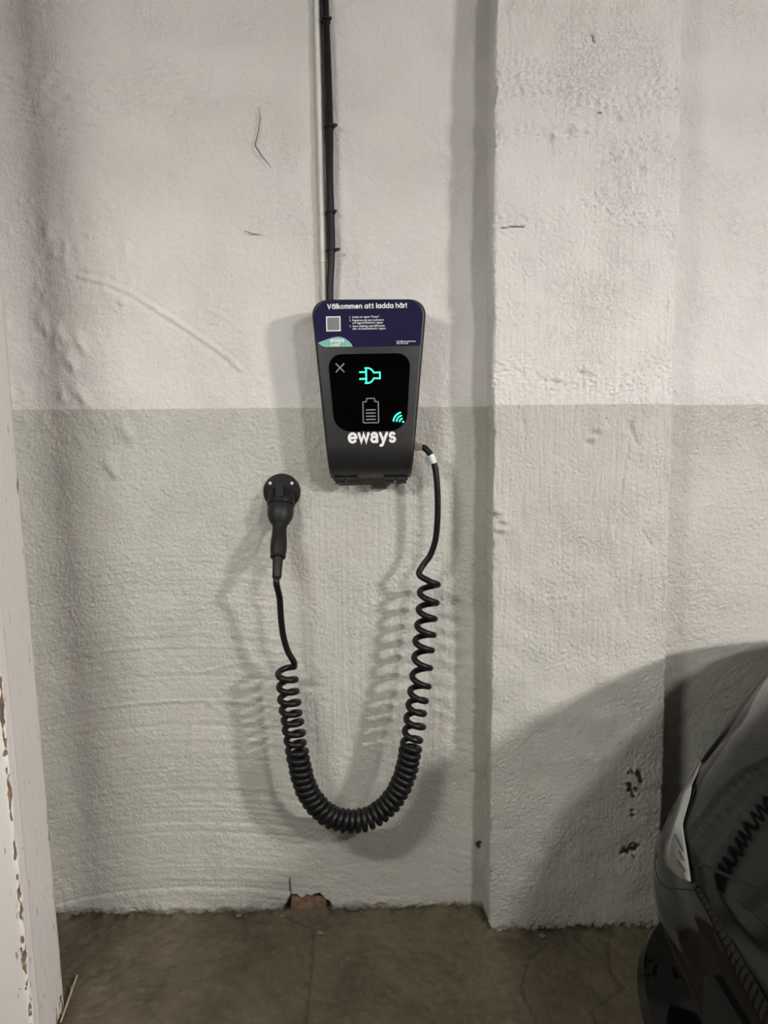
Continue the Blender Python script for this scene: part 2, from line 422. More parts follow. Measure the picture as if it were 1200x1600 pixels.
for zc, s in ((1.87, 0.030), (1.80, 0.020), (1.90, 0.05), (1.64, 0.03), (1.30, 0.03)):
    zz = zc + 0.018*np.sin(A*17+zc*9) + 0.010*np.sin(A*43)
    h += 0.0015*rnd(sh, STEP, (0.018, 0.007), 1.0)*np.exp(-((Z-zz)/s)**2)
    h -= 0.0016*np.exp(-((Z-zz)/0.004)**2)*sstep(-0.2, 0.9, rnd(sh, STEP, (0.08, 0.08)))
spots = []
for _ in range(110): spots.append((rng.uniform(0.28, 0.67), rng.uniform(0.1, 2.15), rng.uniform(0.003, 0.010), rng.uniform(-0.0032, 0.0030), rng.uniform(0.6, 2.2)))
for _ in range(80): spots.append((rng.choice([XL+0.004, XR-0.006])+rng.uniform(-0.006, 0.006), rng.uniform(0.05, 2.15), rng.uniform(0.004, 0.009), rng.uniform(-0.004, 0.003), rng.uniform(0.8, 2.5)))
for (x, z) in ((0.4386, 1.81), (0.43, 1.805), (0.39, 1.79), (0.54, 1.83), (0.59, 1.73), (0.41, 1.29), (0.47, 1.31), (0.50, 1.18), (0.49, 1.16), (0.29, 0.98), (0.285, 0.96), (0.275, 1.0)):
    spots.append((x, z, 0.010, -0.0050, 0.7)); spots.append((x+0.012, z+0.01, 0.009, 0.0048, 0.8))
lumps(X, Z, spots, h)
for q, a, wd in (([(0.5865, 1.2045), (0.5516, 0.9493)], -0.0036, 0.0040), ([(0.583, 1.20), (0.597, 1.16)], -0.0045, 0.005), ([(0.59, 1.77), (0.64, 1.765), (0.664, 1.752)], -0.003, 0.004),
                 ([(0.565, 0.79), (0.58, 0.76)], -0.002, 0.004), ([(0.62, 0.96), (0.64, 0.93)], -0.002, 0.004), ([(0.50, 2.12), (0.497, 1.93)], 0.0016, 0.012)):
    h += a*np.exp(-(poly_dist(X, Z, q)/wd)**2)
wear = np.zeros(sh)
for q, r in (([(0.2887, 1.6163), (0.3377, 1.6188)], 0.0017), ([(0.5052, 1.848), (0.4981, 1.8488)], 0.0022), ([(0.482, 2.0), (0.486, 1.985)], 0.002),
             ([(0.6052, 0.4002), (0.606, 0.39)], 0.005), ([(0.620, 0.398), (0.6262, 0.372)], 0.007), ([(0.5987, 0.369), (0.602, 0.355)], 0.0055), ([(0.604, 0.352), (0.609, 0.338)], 0.006),
             ([(0.6085, 0.302), (0.6085, 0.294)], 0.005), ([(0.592, 0.202), (0.606, 0.206), (0.618, 0.214)], 0.010), ([(0.612, 0.19), (0.616, 0.186)], 0.004), ([(0.615, 0.36), (0.617, 0.353)], 0.004), ([(0.598, 0.40), (0.598, 0.395)], 0.003)):
    d = poly_dist(X, Z, q) + r*0.30*rnd(sh, STEP, (0.011, 0.011))*(r > 0.0025)
    wear = np.maximum(wear, sstep(r, r*0.6, d)); h -= 0.003*sstep(r*1.2, r*0.7, d)
h -= 0.005*sstep(0.018, 0.0, Z + 0.010*rnd(sh, STEP, (0.014, 0.014)))
lean = np.clip((Z-0.0)/2.1, 0, 1.2)
frac = (X-XL)/(XR-XL)
X2 = X + path[:, 2:3]*h - lean*((1-frac)*0.0055 + frac*0.0245)
Y2 = Y + path[:, 3:4]*h
grid_mesh('wall_pier', np.stack([X2, Y2, Z], -1), PAINT2, wear)

# --- floor ------------------------------------------------------------------
FS = 0.005
xs = axis(-0.98, 1.05, FS, (-4.6, -3.2, -2.2, -1.5, -1.15), (1.2, 1.5, 2.2, 3.2, 4.4, 5.7))
ys = axis(-0.62, 0.04, FS, (-12.1, -9, -7.1, -5.5, -4, -3, -2, -1.3, -0.9, -0.72))
X, Y = np.meshgrid(xs, ys, indexing='ij'); sh = X.shape
h = 0.0012*rnd(sh, FS, (0.2, 0.2)) + 0.0008*rnd(sh, FS, (0.03, 0.03)) + 0.0007*rnd(sh, FS, (0.012, 0.012))
wear = np.zeros(sh)
# dirt bank along the foot of the walls
inpier = (X > 0.262) & (X < 0.69)
dist = np.where(inpier, -(Y+0.09), -Y)
bank = (0.006+0.0045*np.clip(rnd(sh, FS, (0.05, 0.05)), -1, 2)+0.003*rnd(sh, FS, (0.012, 0.012)))*np.exp(-(np.maximum(dist, 0)/0.012)**1.3)
bank[dist < 0] = np.minimum(bank[dist < 0], 0.012)
h += np.maximum(bank, 0)
wear = np.maximum(wear, 0.75*np.exp(-np.maximum(dist, 0)/0.012)*sstep(-0.8, 0.6, rnd(sh, FS, (0.03, 0.03))))
jit = 0.004*rnd(sh, FS, (0.02, 0.02))
for q, r in (([(-0.235, -0.008), (-0.225, -0.0138), (-0.193, -0.0333), (-0.147, -0.0617), (-0.1421, -0.1618), (-0.141, -0.3368), (-0.135, -0.6)], 0.0035),
             ([(0.56, -0.10), (0.539, -0.1422), (0.52, -0.2198), (0.535, -0.26), (0.4455, -0.322), (0.44, -0.40)], 0.0030),
             ([(0.40, -0.13), (0.35, -0.17), (0.3147, -0.25), (0.3147, -0.2849), (0.3264, -0.3503), (0.345, -0.45)], 0.0030),
             ([(-0.147, -0.0617), (-0.118, -0.07)], 0.003), ([(-0.70, -0.20), (-0.62, -0.195), (-0.57, -0.19)], 0.002)):
    d = poly_dist(X, Y, q) + np.abs(jit)*0.25
    h -= 0.003*np.exp(-(d/(r*1.1))**2); wear = np.maximum(wear, 0.55*sstep(r*1.5, r*0.5, d))
flat = sstep(-1.0, -0.9, X)*sstep(1.05, 0.98, X)*sstep(-0.64, -0.56, Y)
h *= flat; wear *= flat
o = grid_mesh('floor', np.stack([X, Y, h], -1), FLOOR, wear)

# --- white door post on the left --------------------------------------------
PX0, PX1, PY0, PY1 = -0.738, -0.648, -0.425, -0.280
per = []
def edge(a, b, st):
    L = math.hypot(b[0]-a[0], b[1]-a[1]); n = max(2, int(L/st))
    return [(a[0]+(b[0]-a[0])*i/n, a[1]+(b[1]-a[1])*i/n) for i in range(n)]
B = 0.004
per += edge((PX0+B, PY0), (PX1-B, PY0), 0.004) + [(PX1-B*0.3, PY0+B*0.3)]
per += edge((PX1, PY0+B), (PX1, PY1-B), 0.004) + [(PX1-B*0.3, PY1-B*0.3)]
per += edge((PX1-B, PY1), (PX0+B, PY1), 0.012) + [(PX0, PY1-B)] + edge((PX0, PY1-2*B), (PX0, PY0+2*B), 0.02) + [(PX0, PY0+B)]
per.append(per[0]); per = np.array(per)
zs = axis(0.0, 1.35, 0.005, (), (1.5, 1.8, 2.1, 2.42))
sh = (len(per), len(zs))
Zp = np.repeat(zs[None, :], sh[0], 0); Xp = np.repeat(per[:, 0:1], sh[1], 1); Yp = np.repeat(per[:, 1:2], sh[1], 1)
de = np.hypot(Xp-PX1, Yp-PY0)
rag = rnd(sh, 0.005, (0.012, 0.03)); rag[-1] = rag[0]
chip = sstep(0.012, 0.003, de+0.003*rag)*sstep(-0.9, 0.7, rag+0.4)
band = 0.85*sstep(0.05, 0.0, Zp+0.02*rag)
wearp = np.clip(chip*1.2+band+0.25*sstep(0.06, 0.0, np.abs(Xp-PX1)+np.abs(Yp-PY1))+0.0, 0, 1.5)
cut = chip*0.0035 + 0.00025*rag
cut -= 0.0022*np.exp(-((de-0.024)/0.004)**2)*sstep(1.2, 0.6, Zp)*(Xp > PX1-0.003)
cx, cy = (PX0+PX1)/2, (PY0+PY1)/2
dirx = np.sign(Xp-cx)*(np.abs(Xp-cx) > 0.040); diry = np.sign(Yp-cy)*(np.abs(Yp-cy) > 0.078)
seam = np.exp(-((Zp-(0.165+0.05*np.clip(PX1-0.02-Xp, 0, 1)))/0.0025)**2)*(Yp < PY0+0.002)
cut = cut + 0.003*seam; wearp += 0.6*seam
Xq = Xp - dirx*cut - 0.020*Zp + 0.008*np.clip((PY1-Yp)/(PY1-PY0), 0, 1)*(Xp > cx); Yq = Yp - diry*cut
po = grid_mesh('trim_1', np.stack([Xq, Yq, Zp], -1), POST, wearp)

# --- the rest of the garage ---------------------------------------------------
def boxobj(name, lo, hi, m, kind='structure'):
    o = MB().box(lo, hi).build(name, m, smooth=False)
    if kind: o['kind'] = kind
    return o
boxobj('ceiling', (-4.6, -12.1, 2.42), (5.7, 0.12, 2.55), CEIL)
boxobj('wall_front', (-4.6, -12.2, -0.05), (5.7, -12.05, 2.45), PLAIN)
boxobj('wall_left', (-4.7, -12.1, -0.05), (-4.55, 0.1, 2.45), PLAIN)
boxobj('wall_right', (5.65, -12.1, -0.05), (5.8, 0.1, 2.45), PLAIN)

for i, (lx, LAMP_Y, LAMP_Z, hl_, st_, lc) in enumerate(LAMPS):
    place = ['above the car', 'just right of the charger', 'above the white post'][i]
    t = empty('ceiling_light', (lx, LAMP_Y, 2.42), 'long white strip light hanging under the garage ceiling, '+place, 'ceiling light', 'garage strip lights')
    b = MB().box((lx-hl_-0.04, LAMP_Y-0.075, LAMP_Z+0.035), (lx+hl_+0.04, LAMP_Y+0.075, LAMP_Z+0.075)).build('housing', PIPE, t, smooth=False)
    dm = mat('lamp_diffuser_%d' % i, (0.8, 0.8, 0.8), 0.5, var=0.01, emit=lc, estr=st_)
    MB().box((lx-hl_, LAMP_Y-0.045, LAMP_Z-0.005), (lx+hl_, LAMP_Y+0.045, LAMP_Z+0.034)).build('diffuser', dm, t, smooth=False)
    for s in (-hl_*0.7, hl_*0.7):
        MB().tube([(lx+s, LAMP_Y, LAMP_Z+0.07), (lx+s, LAMP_Y, 2.421)], 0.006, 8).build('hanger', STEEL, t)

# ------------------------------------------------------------------ white conduit
t = empty('conduit_pipe', (-0.10, 0, 1.30), 'thin white plastic conduit pipe running straight up the wall beside the black cables', 'pipe')
def px_(z): return -0.0995 - 0.0085*(z-1.576)
for (z0, z1, r) in ((1.40, 1.567, 0.0056), (1.568, 1.916, 0.0062), (1.917, 2.42, 0.0066)):
    MB().tube([(px_(z), -0.0115, z) for z in (z0, (z0+z1)/2, z1)], r, 16).build('pipe_length', PIPE, t)
for z in (1.567, 1.9165):
    MB().tube([(px_(z-0.003), -0.0115, z-0.003), (px_(z+0.003), -0.0115, z+0.003)], 0.0069, 16).build('pipe_joint', PIPE, t)

# ------------------------------------------------------------------ black supply cables
def catmull(P, n):
    P = [Vector(p) for p in P]; P = [2*P[0]-P[1]] + P + [2*P[-1]-P[-2]]; out = []
    for i in range(1, len(P)-2):
        a, b, c, d = P[i-1:i+3]
        for k in range(n):
            u = k/n
            out.append(0.5*((2*b)+(c-a)*u+(2*a-5*b+4*c-d)*u*u+(3*b-a-3*c+d)*u**3))
    out.append(P[-2]); return out
t = empty('supply_cable', (-0.08, 0, 1.46), 'pair of black supply cables tied together, dropping down the wall into the charger', 'cable')
main = [(-0.0855, -0.020, 1.440), (-0.0850, -0.022, 1.50), (-0.0815, -0.024, 1.56), (-0.0795, -0.024, 1.60), (-0.0800, -0.023, 1.66), (-0.0815, -0.024, 1.74), (-0.0800, -0.023, 1.84), (-0.0815, -0.022, 1.95), (-0.0840, -0.022, 2.05), (-0.0855, -0.022, 2.12), (-0.087, -0.022, 2.42)]
MB().tube(catmull(main, 6), 0.0079, 14).build('cable', CABLE, t)
second = [(-0.0870, -0.0095, 1.445), (-0.0865, -0.0095, 1.55), (-0.0865, -0.0095, 1.66), (-0.0870, -0.0095, 1.80), (-0.0870, -0.0095, 1.95), (-0.0885, -0.0095, 2.08), (-0.0905, -0.0095, 2.42)]
MB().tube(catmull(second, 6), 0.0042, 12).build('cable', CABLE, t)
def tie(z, tail):
    xm = np.interp(z, [p[2] for p in main], [p[0] for p in main]); b = MB(); n = 20; v = []; f = []
    for k in range(n):
        a = 2*math.pi*k/n
        cx, cy, rx, ry = xm-0.0010, -0.0178, 0.0098, 0.0152
        for (s, zz) in ((1.0, -0.002), (1.12, -0.002), (1.12, 0.002), (1.0, 0.002)):
            v.append((cx+rx*s*math.cos(a), min(cy+ry*s*math.sin(a), -0.003), z+zz))
    for k in range(n):
        for j in range(4): f.append((k*4+j, ((k+1) % n)*4+j, ((k+1) % n)*4+(j+1) % 4, k*4+(j+1) % 4))
    b.add(v, f)
    if tail:
        b.box((xm+0.0085, -0.030, z-0.0032), (xm+0.0085+tail*0.6, -0.0235, z+0.0032))
        b.tube([(xm+0.009, -0.027, z), (xm+0.0085+tail, -0.028, z+0.0005)], 0.0024, 6)
    return b.build('cable_tie', DARK, t)
tie(2.0635, 0.004); tie(1.8475, 0.0085); tie(1.6695, 0.004); tie(1.5885, 0.0105)

# ------------------------------------------------------------------ charging station
CX = 0.0013
ZT, ZB, ZBEND = 1.4665, 1.0840, 1.158
def yf(z):
    """depth of the front face at height z"""
    if z >= ZBEND: return -.108
    y0 = -.108
    u = (ZBEND-z)/(ZBEND-ZB)
    return y0 + 0.074*(1-math.sqrt(max(0, 1-u*u)))
def hw(z):
    w_ = 0.1210 - (1.438-z)*0.0877
    d_ = ZT-z; r_ = 0.034
    if d_ < r_: w_ = w_ - r_ + math.sqrt(max(0, r_*r_-(r_-d_)**2))
    return w_
st = empty('charging_station', (CX, 0, ZB-0.012), 'black tapered wall charger with navy welcome sticker and glowing green display icons', 'ev charger')
zl = [ZB+(ZBEND-ZB)*(1-math.cos(a)) for a in np.linspace(0, math.pi/2, 18)] + list(np.linspace(ZBEND, ZT-0.034, 24)[1:]) + [ZT-0.034+0.034*math.sin(a) for a in np.linspace(0, math.pi/2, 12)[1:]]
def shell(zs_, back, inset, bev, nb=5, front=None):
    v = []; f = []; n = 2*(nb+2)
    for z in zs_:
        w_ = hw(z)-inset; y = (yf(z) if front is None else front); b_ = min(bev, max(0.0005, (back-y)*0.4), max(0.0005, w_*0.5))
        row = [(-w_, back)]
        row += [(-w_+b_-b_*math.cos(a), y+b_-b_*math.sin(a)) for a in np.linspace(0, math.pi/2, nb+1)]
        row = row + [(-x, yy) for x, yy in reversed(row)]
        v += [(CX+x, yy, z) for x, yy in row]
    for i in range(len(zs_)-1):
        for k_ in range(n-1): f.append((i*n+k_, (i+1)*n+k_, (i+1)*n+k_+1, i*n+k_+1))
        f.append((i*n+n-1, (i+1)*n+n-1, (i+1)*n, i*n))
    f.append(tuple(range(n))); f.append(tuple((len(zs_)-1)*n+k_ for k_ in range(n-1, -1, -1)))
    return MB().add(v, f)
shell(zl, -0.034, 0.0, 0.0075).build('front_cover', PLASTIC, st, angle=50)
shell([z for z in zl if ZB+0.002 < z < ZT-0.003], 0.002, 0.0045, 0.003, front=-0.0335).build('back_housing', DARK, st, angle=50)
# flaps under the unit
for (x0, x1) in ((-0.0825, -0.0565), (-0.0545, -0.0275), (0.0305, 0.0565), (0.0585, 0.0845)):
    b = MB().box((x0, -0.060, ZB-0.004), (x1, -0.036, ZB+0.004)); b.box((x0+0.004, -0.056, ZB-0.0115), (x1-0.003, -0.038, ZB-0.0035))
    b.build('bottom_clip', DARK, st, smooth=False)

# face artwork: u, v in print units (1 unit = 1.357 mm) measured from the middle of the face
UX, VZ = 0.001357, 0.001345
def face(u, v, lift):
    z = 1.3163 - VZ*v + 0.000015*u; x = 0.0006 + UX*u + 0.00001*v
    return Vector((x, yf(z)-lift, z))
def flat(name, outline, m, parent, lift, thick=0.0005):
    n = len(outline)
    v = [face(a, b, lift) for a, b in outline] + [face(a, b, lift-thick) for a, b in outline]
    f = [tuple(range(n))] + [((i+1) % n, i, i+n, (i+1) % n+n) for i in range(n)]
    o = obj(name, v, f, m, parent, smooth=False)
    if o.data.polygons[0].normal.y > 0: o.data.flip_normals()
    return o
def rrect(corners, r, n=8):
    out = []; N = len(corners)
    for i in range(N):
        p, c, q = [Vector((*corners[(i+j) % N], 0)) for j in (-1, 0, 1)]
        rr = r[i] if isinstance(r, (list, tuple)) else r
        a = c+(p-c).normalized()*rr; b = c+(q-c).normalized()*rr
        for k_ in range(n+1):
            u = k_/n; w_ = a*(1-u)**2+c*(2*u*(1-u)*0.72+0)+b*u*u; s_ = (1-u)**2+2*u*(1-u)*0.72+u*u
            out.append(((w_/s_).x, (w_/s_).y))
    return out
class Ink:
    """flat strokes with round ends lying on the face"""
    def __init__(s, lift): s.v = []; s.f = []; s.lift = lift; s.lay = []; s.n = 0
    def stroke(s, *a, **k):
        s.stroke_(*a, **k); s.lay += [s.n % 8]*(len(s.v)-len(s.lay)); s.n += 1
    def stroke_(s, pts, wd, n=6, closed=False, cap=True):
        r = wd/2; P = [Vector((a, b)) for a, b in pts]; Q = [P[0]]
        for p in P[1:]:
            if (p-Q[-1]).length > 1e-5: Q.append(p)
        P = Q
        if closed and (P[0]-P[-1]).length > 1e-5: P.append(P[0])
        N = len(P); L = []; R = []
        for i in range(N):
            a = P[i-1] if i > 0 else (P[-2] if closed else None); b = P[i+1] if i < N-1 else (P[1] if closed else None)
            d0 = (P[i]-a).normalized() if a is not None else None; d1 = (b-P[i]).normalized() if b is not None else None
            if d0 is None: d0 = d1
            if d1 is None: d1 = d0
            n0 = Vector((-d0.y, d0.x)); n1 = Vector((-d1.y, d1.x)); m_ = n0+n1
            m_ = n0 if m_.length < 0.2 else m_.normalized()
            k_ = r/max(0.45, m_.dot(n0)); L.append(P[i]+m_*k_); R.append(P[i]-m_*k_)
        k0 = len(s.v); s.v += L+R
        for i in range(N-1): s.f.append((k0+i, k0+i+1, k0+N+i+1, k0+N+i))
        if cap and not closed:
            for end, d_ in ((P[0], P[0]-P[1]), (P[-1], P[-1]-P[-2])):
                d_ = d_.normalized(); nn = Vector((-d_.y, d_.x)); k0 = len(s.v)
                for j in range(n+1):
                    a = math.pi*j/n; s.v.append(end+nn*r*math.cos(a)+d_*r*math.sin(a))
                s.f.append(tuple(range(k0, k0+n+1)))
    def dot(s, c, r, n=14):
        k0 = len(s.v)
        for j in range(n): s.v.append(Vector((c[0]+r*math.cos(2*math.pi*j/n), c[1]+r*math.sin(2*math.pi*j/n))))
        s.f.append(tuple(range(k0, k0+n))); s.lay += [s.n % 8]*(len(s.v)-len(s.lay)); s.n += 1
    def build(s, name, m, parent):
        me_v = [face(p.x, p.y, s.lift+0.00003*l_) for p, l_ in zip(s.v, s.lay)]
        o = obj(name, me_v, s.f, m, parent, smooth=False)
        me = o.data; b = bmesh.new(); b.from_mesh(me)
        for f_ in b.faces:
            if f_.normal.y > 0: f_.normal_flip()
        b.to_mesh(me); b.free(); return o
def arc(cx, cy, rx, ry, a0, a1, n=18):
    return [(cx+rx*math.cos(math.radians(a0+(a1-a0)*i/n)), cy+ry*math.sin(math.radians(a0+(a1-a0)*i/n))) for i in range(n+1)]
# rounded geometric alphabet: x-height 1, y up; each glyph = (advance, strokes, dots)
bowl = arc(.5, .5, .5, .5, 0, 360, 28)
G = {
 'a': (1.0, [bowl, [(1, 1), (1, 0)]], []),
 'ä': (1.0, [bowl, [(1, 1), (1, 0)]], [(.28, 1.36), (.72, 1.36)]),
 'd': (1.0, [bowl, [(1, 1.5), (1, 0)]], []),
 'o': (1.0, [bowl], []),
 'e': (1.0, [[(.04, .5), (.96, .5)], arc(.5, .5, .5, .5, 0, 315, 28)], []),
 'l': (0.0, [[(0, 1.5), (0, 0)]], []),
 'k': (.66, [[(0, 1.5), (0, 0)], [(0, .36), (.6, 1)], [(.22, .60), (.66, 0)]], []),
 'm': (1.4, [[(0, 1), (0, 0)], [(0, .5)] + arc(.35, .63, .35, .37, 180, 0, 12) + [(.7, 0)], [(.7, .5)] + arc(1.05, .63, .35, .37, 180, 0, 12) + [(1.4, 0)]], []),
 'n': (.82, [[(0, 1), (0, 0)], [(0, .5)] + arc(.41, .59, .41, .41, 180, 0, 12) + [(.82, 0)]], []),
 'h': (.82, [[(0, 1.5), (0, 0)], [(0, .5)] + arc(.41, .59, .41, .41, 180, 0, 12) + [(.82, 0)]], []),
 'r': (.42, [[(0, 1), (0, 0)], [(0, .5)] + arc(.40, .58, .40, .42, 180, 75, 8)], []),
 't': (.55, [[(.2, 1.4), (.2, .28)] + arc(.46, .28, .26, .28, 180, 280, 8), [(0, 1), (.52, 1)]], []),
 'V': (1.14, [[(0, 1.42), (.57, 0), (1.14, 1.42)]], []),
 '!': (0.0, [[(0, 1.42), (0, .5)]], [(0, .04)]),
 'w': (1.34, [[(0, 1), (.33, .03), (.67, .92), (1.01, .03), (1.34, 1)]], []),
 'A': (.86, [arc(.43, .66, .36, .36, 160, 0, 10) + [(.79, .66), (.79, 0)], [(.79, .57), (.42, .57)] + arc(.40, .285, .36, .285, 90, 270, 12) + [(.55, .02), (.79, .22)]], []),
 'y': (.94, [[(0, 1), (.47, .04)], [(.94, 1), (.47, .02), (.32, -.32)] + arc(.12, -.24, .2, .2, -30, -110, 6)], []),
 's': (.70, [arc(.37, .745, .31, .255, 35, 250, 12) + arc(.37, .255, .34, .255, 80, -150, 14)], []),
}
def write(ink, text, u, v, xh, wd, gap, width=None):
    tot = 0
    for c in text: tot += (0.62 if c == ' ' else G[c][0]+gap)
    k_ = 1.0 if width is None else (width/xh)/(tot-gap)
    x = 0
    for c in text:
        if c == ' ': x += 0.62; continue
        adv, strokes, dots = G[c]
        for q in strokes: ink.stroke([(u+(x+a)*k_*xh, v-b*xh) for a, b in q], wd)
        for a, b in dots: ink.dot((u+(x+a)*k_*xh, v-b*xh), wd*0.62)
        x += adv+gap
    return x
def type_text(name, lines, m, parent, lift, size, lead):
    bmv = []; bmf = []
    for (u, v, s_, wd) in lines:
        cu = bpy.data.curves.new('txt', 'FONT'); cu.body = s_; cu.size = size; cu.resolution_u = 3; cu.offset = size*0.014
        to = bpy.data.objects.new('txt', cu); COL.objects.link(to); bpy.context.view_layer.update()
        me = bpy.data.meshes.new_from_object(to.evaluated_get(bpy.context.evaluated_depsgraph_get()))
        xs_ = [p.co.x for p in me.vertices]; k_ = (wd/(max(xs_)-min(xs_))) if wd else 1.0
        k0 = len(bmv); x0 = min(xs_)
        bmv += [face(u+(p.co.x-x0)*k_, v-p.co.y, lift) for p in me.vertices]
        bmf += [tuple(i+k0 for i in p.vertices) for p in me.polygons]
        bpy.data.objects.remove(to); bpy.data.curves.remove(cu); bpy.data.meshes.remove(me)
    return obj(name, bmv, bmf, m, parent, smooth=False)

# sticker
stk = flat('sticker', rrect([(-87, -110.5), (87.5, -110.5), (81, -39), (-81, -39)], [28, 28, 3, 14]), NAVY, st, 0.0008)
ink = Ink(0.0012); write(ink, 'Välkommen att ladda här!', -63.0, -98.4, 4.6, 1.55, 0.50, 122.5); ink.build('headline', WHITE, stk)
flat('label_square', [(-66, -86.5), (-43.5, -86.5), (-43.5, -63.5), (-66, -63.5)], WHITE, stk, 0.0012)
flat('label_field', [(-64.2, -84.7), (-45.3, -84.7), (-45.3, -65.3), (-64.2, -65.3)], GREYQ, stk, 0.0016)
type_text('instructions', [
    (-29.3, -83.6, '1.', 2.0), (-25.0, -83.6, 'Ladda ner appen "Eways"', 42),
    (-29.3, -78.6, '2.', 2.2), (-25.0, -78.6, 'Registrera dig som användare', 49),
    (-25.0, -74.6, 'och lägg till bankkort i appen', 47.5),
    (-29.3, -69.6, '3.', 2.2), (-25.0, -69.6, 'Starta laddning med QR-koden', 50.5),
    (-25.0, -65.5, 'eller via kartfunktionen i appen', 51.5)], WHITE, stk, 0.0012, 4.3, 0)
type_text('contact_lines', [(43.5, -45.3, 'help@ewaysbyeie.se', 30), (43.5, -42.0, '020 123 45 68', 18)], WHITE, stk, 0.0012, 3.3, 0)
leaf = [(-79.5, -46.2), (-72, -49), (-64, -51.8), (-56, -54.1), (-49, -55.1), (-43, -54.6), (-37, -52.2), (-31.5, -48.2), (-27.5, -43.8), (-25.2, -39.4)]
leaf2 = [(-78.5, -46.0), (-70, -48.4), (-62, -50.6), (-55, -52.4), (-49, -53.2), (-43.5, -52.4), (-38.5, -50.2), (-33.4, -46.6), (-29.6, -42.8), (-27.3, -39.4)]
base = [(-68, -39.3), (-73, -41), (-77, -43.6)]
flat('leaf_edge', leaf+base, BLUEP, stk, 0.0011)
flat('leaf_mark', leaf2+base, TEAL, stk, 0.0013)
ink = Ink(0.0017); write(ink, 'ewAys', -59.6, -46.9, 4.0, 1.35, 0.42, 20.5)
for x, q in ((-59.0, [[(0, 4), (0, 0)], [(0, 1.2), (1.1, 2.4), (2.2, 1.2), (1.1, 0), (0, 1.2)]]), (-56.0, [[(0, 2.4), (1, 0)], [(2, 2.4), (.6, -1)]])):
    for s_ in q: ink.stroke([(x+a, -40.8-b) for a, b in s_], 0.6)
for x, q in ((-52.6, [[(1.9, 3.4), (0, 3.4), (0, 0), (1.9, 0)], [(0, 1.7), (1.6, 1.7)]]), (-49.5, [[(0, 3.4), (0, 0)]]), (-48.2, [[(1.9, 3.4), (0, 3.4), (0, 0), (1.9, 0)], [(0, 1.7), (1.6, 1.7)]])):
    for s_ in q: ink.stroke([(x+a, -40.8-b) for a, b in s_], 0.95)
ink.build('leaf_lettering', WHITE, stk)

# display
scr = flat('display', rrect([(-65, -28), (65.5, -28), (57.5, 94), (-56.5, 94)], [22, 22, 26, 26], 10), SCREEN, st, 0.0006)
GR = 0.0010
ink = Ink(GR); ink.stroke([(-52.5, -13.6), (-39.2, 0)], 2.0, cap=False); ink.stroke([(-39.2, -13.6), (-52.5, 0)], 2.0, cap=False); ink.build('cross_icon', GREYP, scr)
ink = Ink(GR)
dome = arc(-2.0, 6.1, 10.2, 11.6, -90, 90, 22)
body = [(-6.8, -5.4)] + dome[1:6]
ink.stroke([(-6.4, -5.6), (-3.2, -5.6)] + arc(-3.0, 6.0, 10.6, 11.6, -86, -28, 10) + [(6.9, 1.6), (9.0, 1.6)], 2.3)
ink.stroke([(-6.4, 17.8), (-3.2, 17.8)] + arc(-3.0, 6.1, 10.6, 11.7, 86, 28, 10) + [(6.9, 10.6), (9.0, 10.6)], 2.3)
ink.stroke([(-5.0, -5.6), (-5.0, 17.8)], 2.5)
ink.stroke([(6.9, 1.8), (16.6, 1.4), (16.6, 10.8), (6.9, 10.4)], 2.3)
ink.stroke([(-14.8, 0.6), (-6.0, 0.6)], 2.5); ink.stroke([(-14.8, 11.2), (-6.0, 11.2)], 2.5)
ink.build('plug_icon', LEDG, scr)
ink = Ink(GR)
ink.stroke(rrect([(-5.3, 42.0), (7.6, 42.0), (7.6, 47.2), (13.4, 47.2), (13.4, 80.6), (-10.9, 80.6), (-10.9, 47.2), (-5.3, 47.2)], 1.2, 4), 1.75, closed=True)
for y in (60.2, 65.2, 70.2, 75.3): ink.stroke([(-6.6, y), (9.0, y)], 1.9, cap=False)
ink.build('battery_icon', GREYP, scr)
ink = Ink(GR)
c = (52.2, 80.0)
ink.dot(c, 1.6)
for r_, wd in ((5.4, 2.2), (10.2, 2.3), (15.2, 2.6)): ink.stroke(arc(c[0], c[1], r_, r_, 187, 254 if r_ < 16 else 250, 12), wd)
ink.build('wireless_icon', LEDG, scr)
# brand lettering
ink = Ink(0.0006); write(ink, 'ewAys', -34.0, 111.0, 13.6, 4.35, 0.40, 72.5); ink.build('lettering', WHITE, st)

# cable gland
gl = MB().lathe((0.0985, -0.068, 1.1545), (1, 0, 0), [(0, .0085), (.003, .0085), (.0035, .0098), (.009, .0098), (.0095, .0085), (.012, .0082), (.0125, .0094), (.0165, .0090), (.0175, .0072)], 6)
gl.build('cable_gland', BRASS, st, angle=20)

# ------------------------------------------------------------------ plug holder
DC = Vector((-0.2043, -0.012, 1.052)); DA = Vector((-0.003, -.55, -.835)).normalized()
hold = empty('plug_holder', (DC.x, 0, DC.z-0.043), 'round black wall holder with small silver screws, left of the wall charger', 'plug holder')
MB().lathe((DC.x, 0.002, DC.z), (0, -1, 0), [(0, .0425), (.0115, .0425), (.0138, .0410), (.0142, .0385)], 48).build('flange', PLASTIC2, hold)
for (x, z) in ((-0.2304, 1.0728), (-0.1804, 1.0723), (-0.1786, 1.0204), (-0.2302, 1.0204)):
    sc = MB().lathe((x, -0.0118, z), (0, -1, 0), [(0, .0038), (.0014, .0038), (.0022, .0031), (.00225, .0010)], 16).build('screw', STEEL, hold)
    MB().lathe((x, -0.01401, z), (0, -1, 0), [(0, .0011), (.0002, .0010)], 6).build('screw_socket', DARK, sc)
ref = Vector((1, 0, 0)); upv = DA.cross(ref).normalized()
if upv.y > 0: upv = -upv
MB().lathe(DC, DA, [(-.010, .012), (.000, .0290), (.003, .0312), (.0345, .0315), (.037, .0305), (.0375, .026)], 40, ref).build('socket_collar', PLASTIC2, hold)
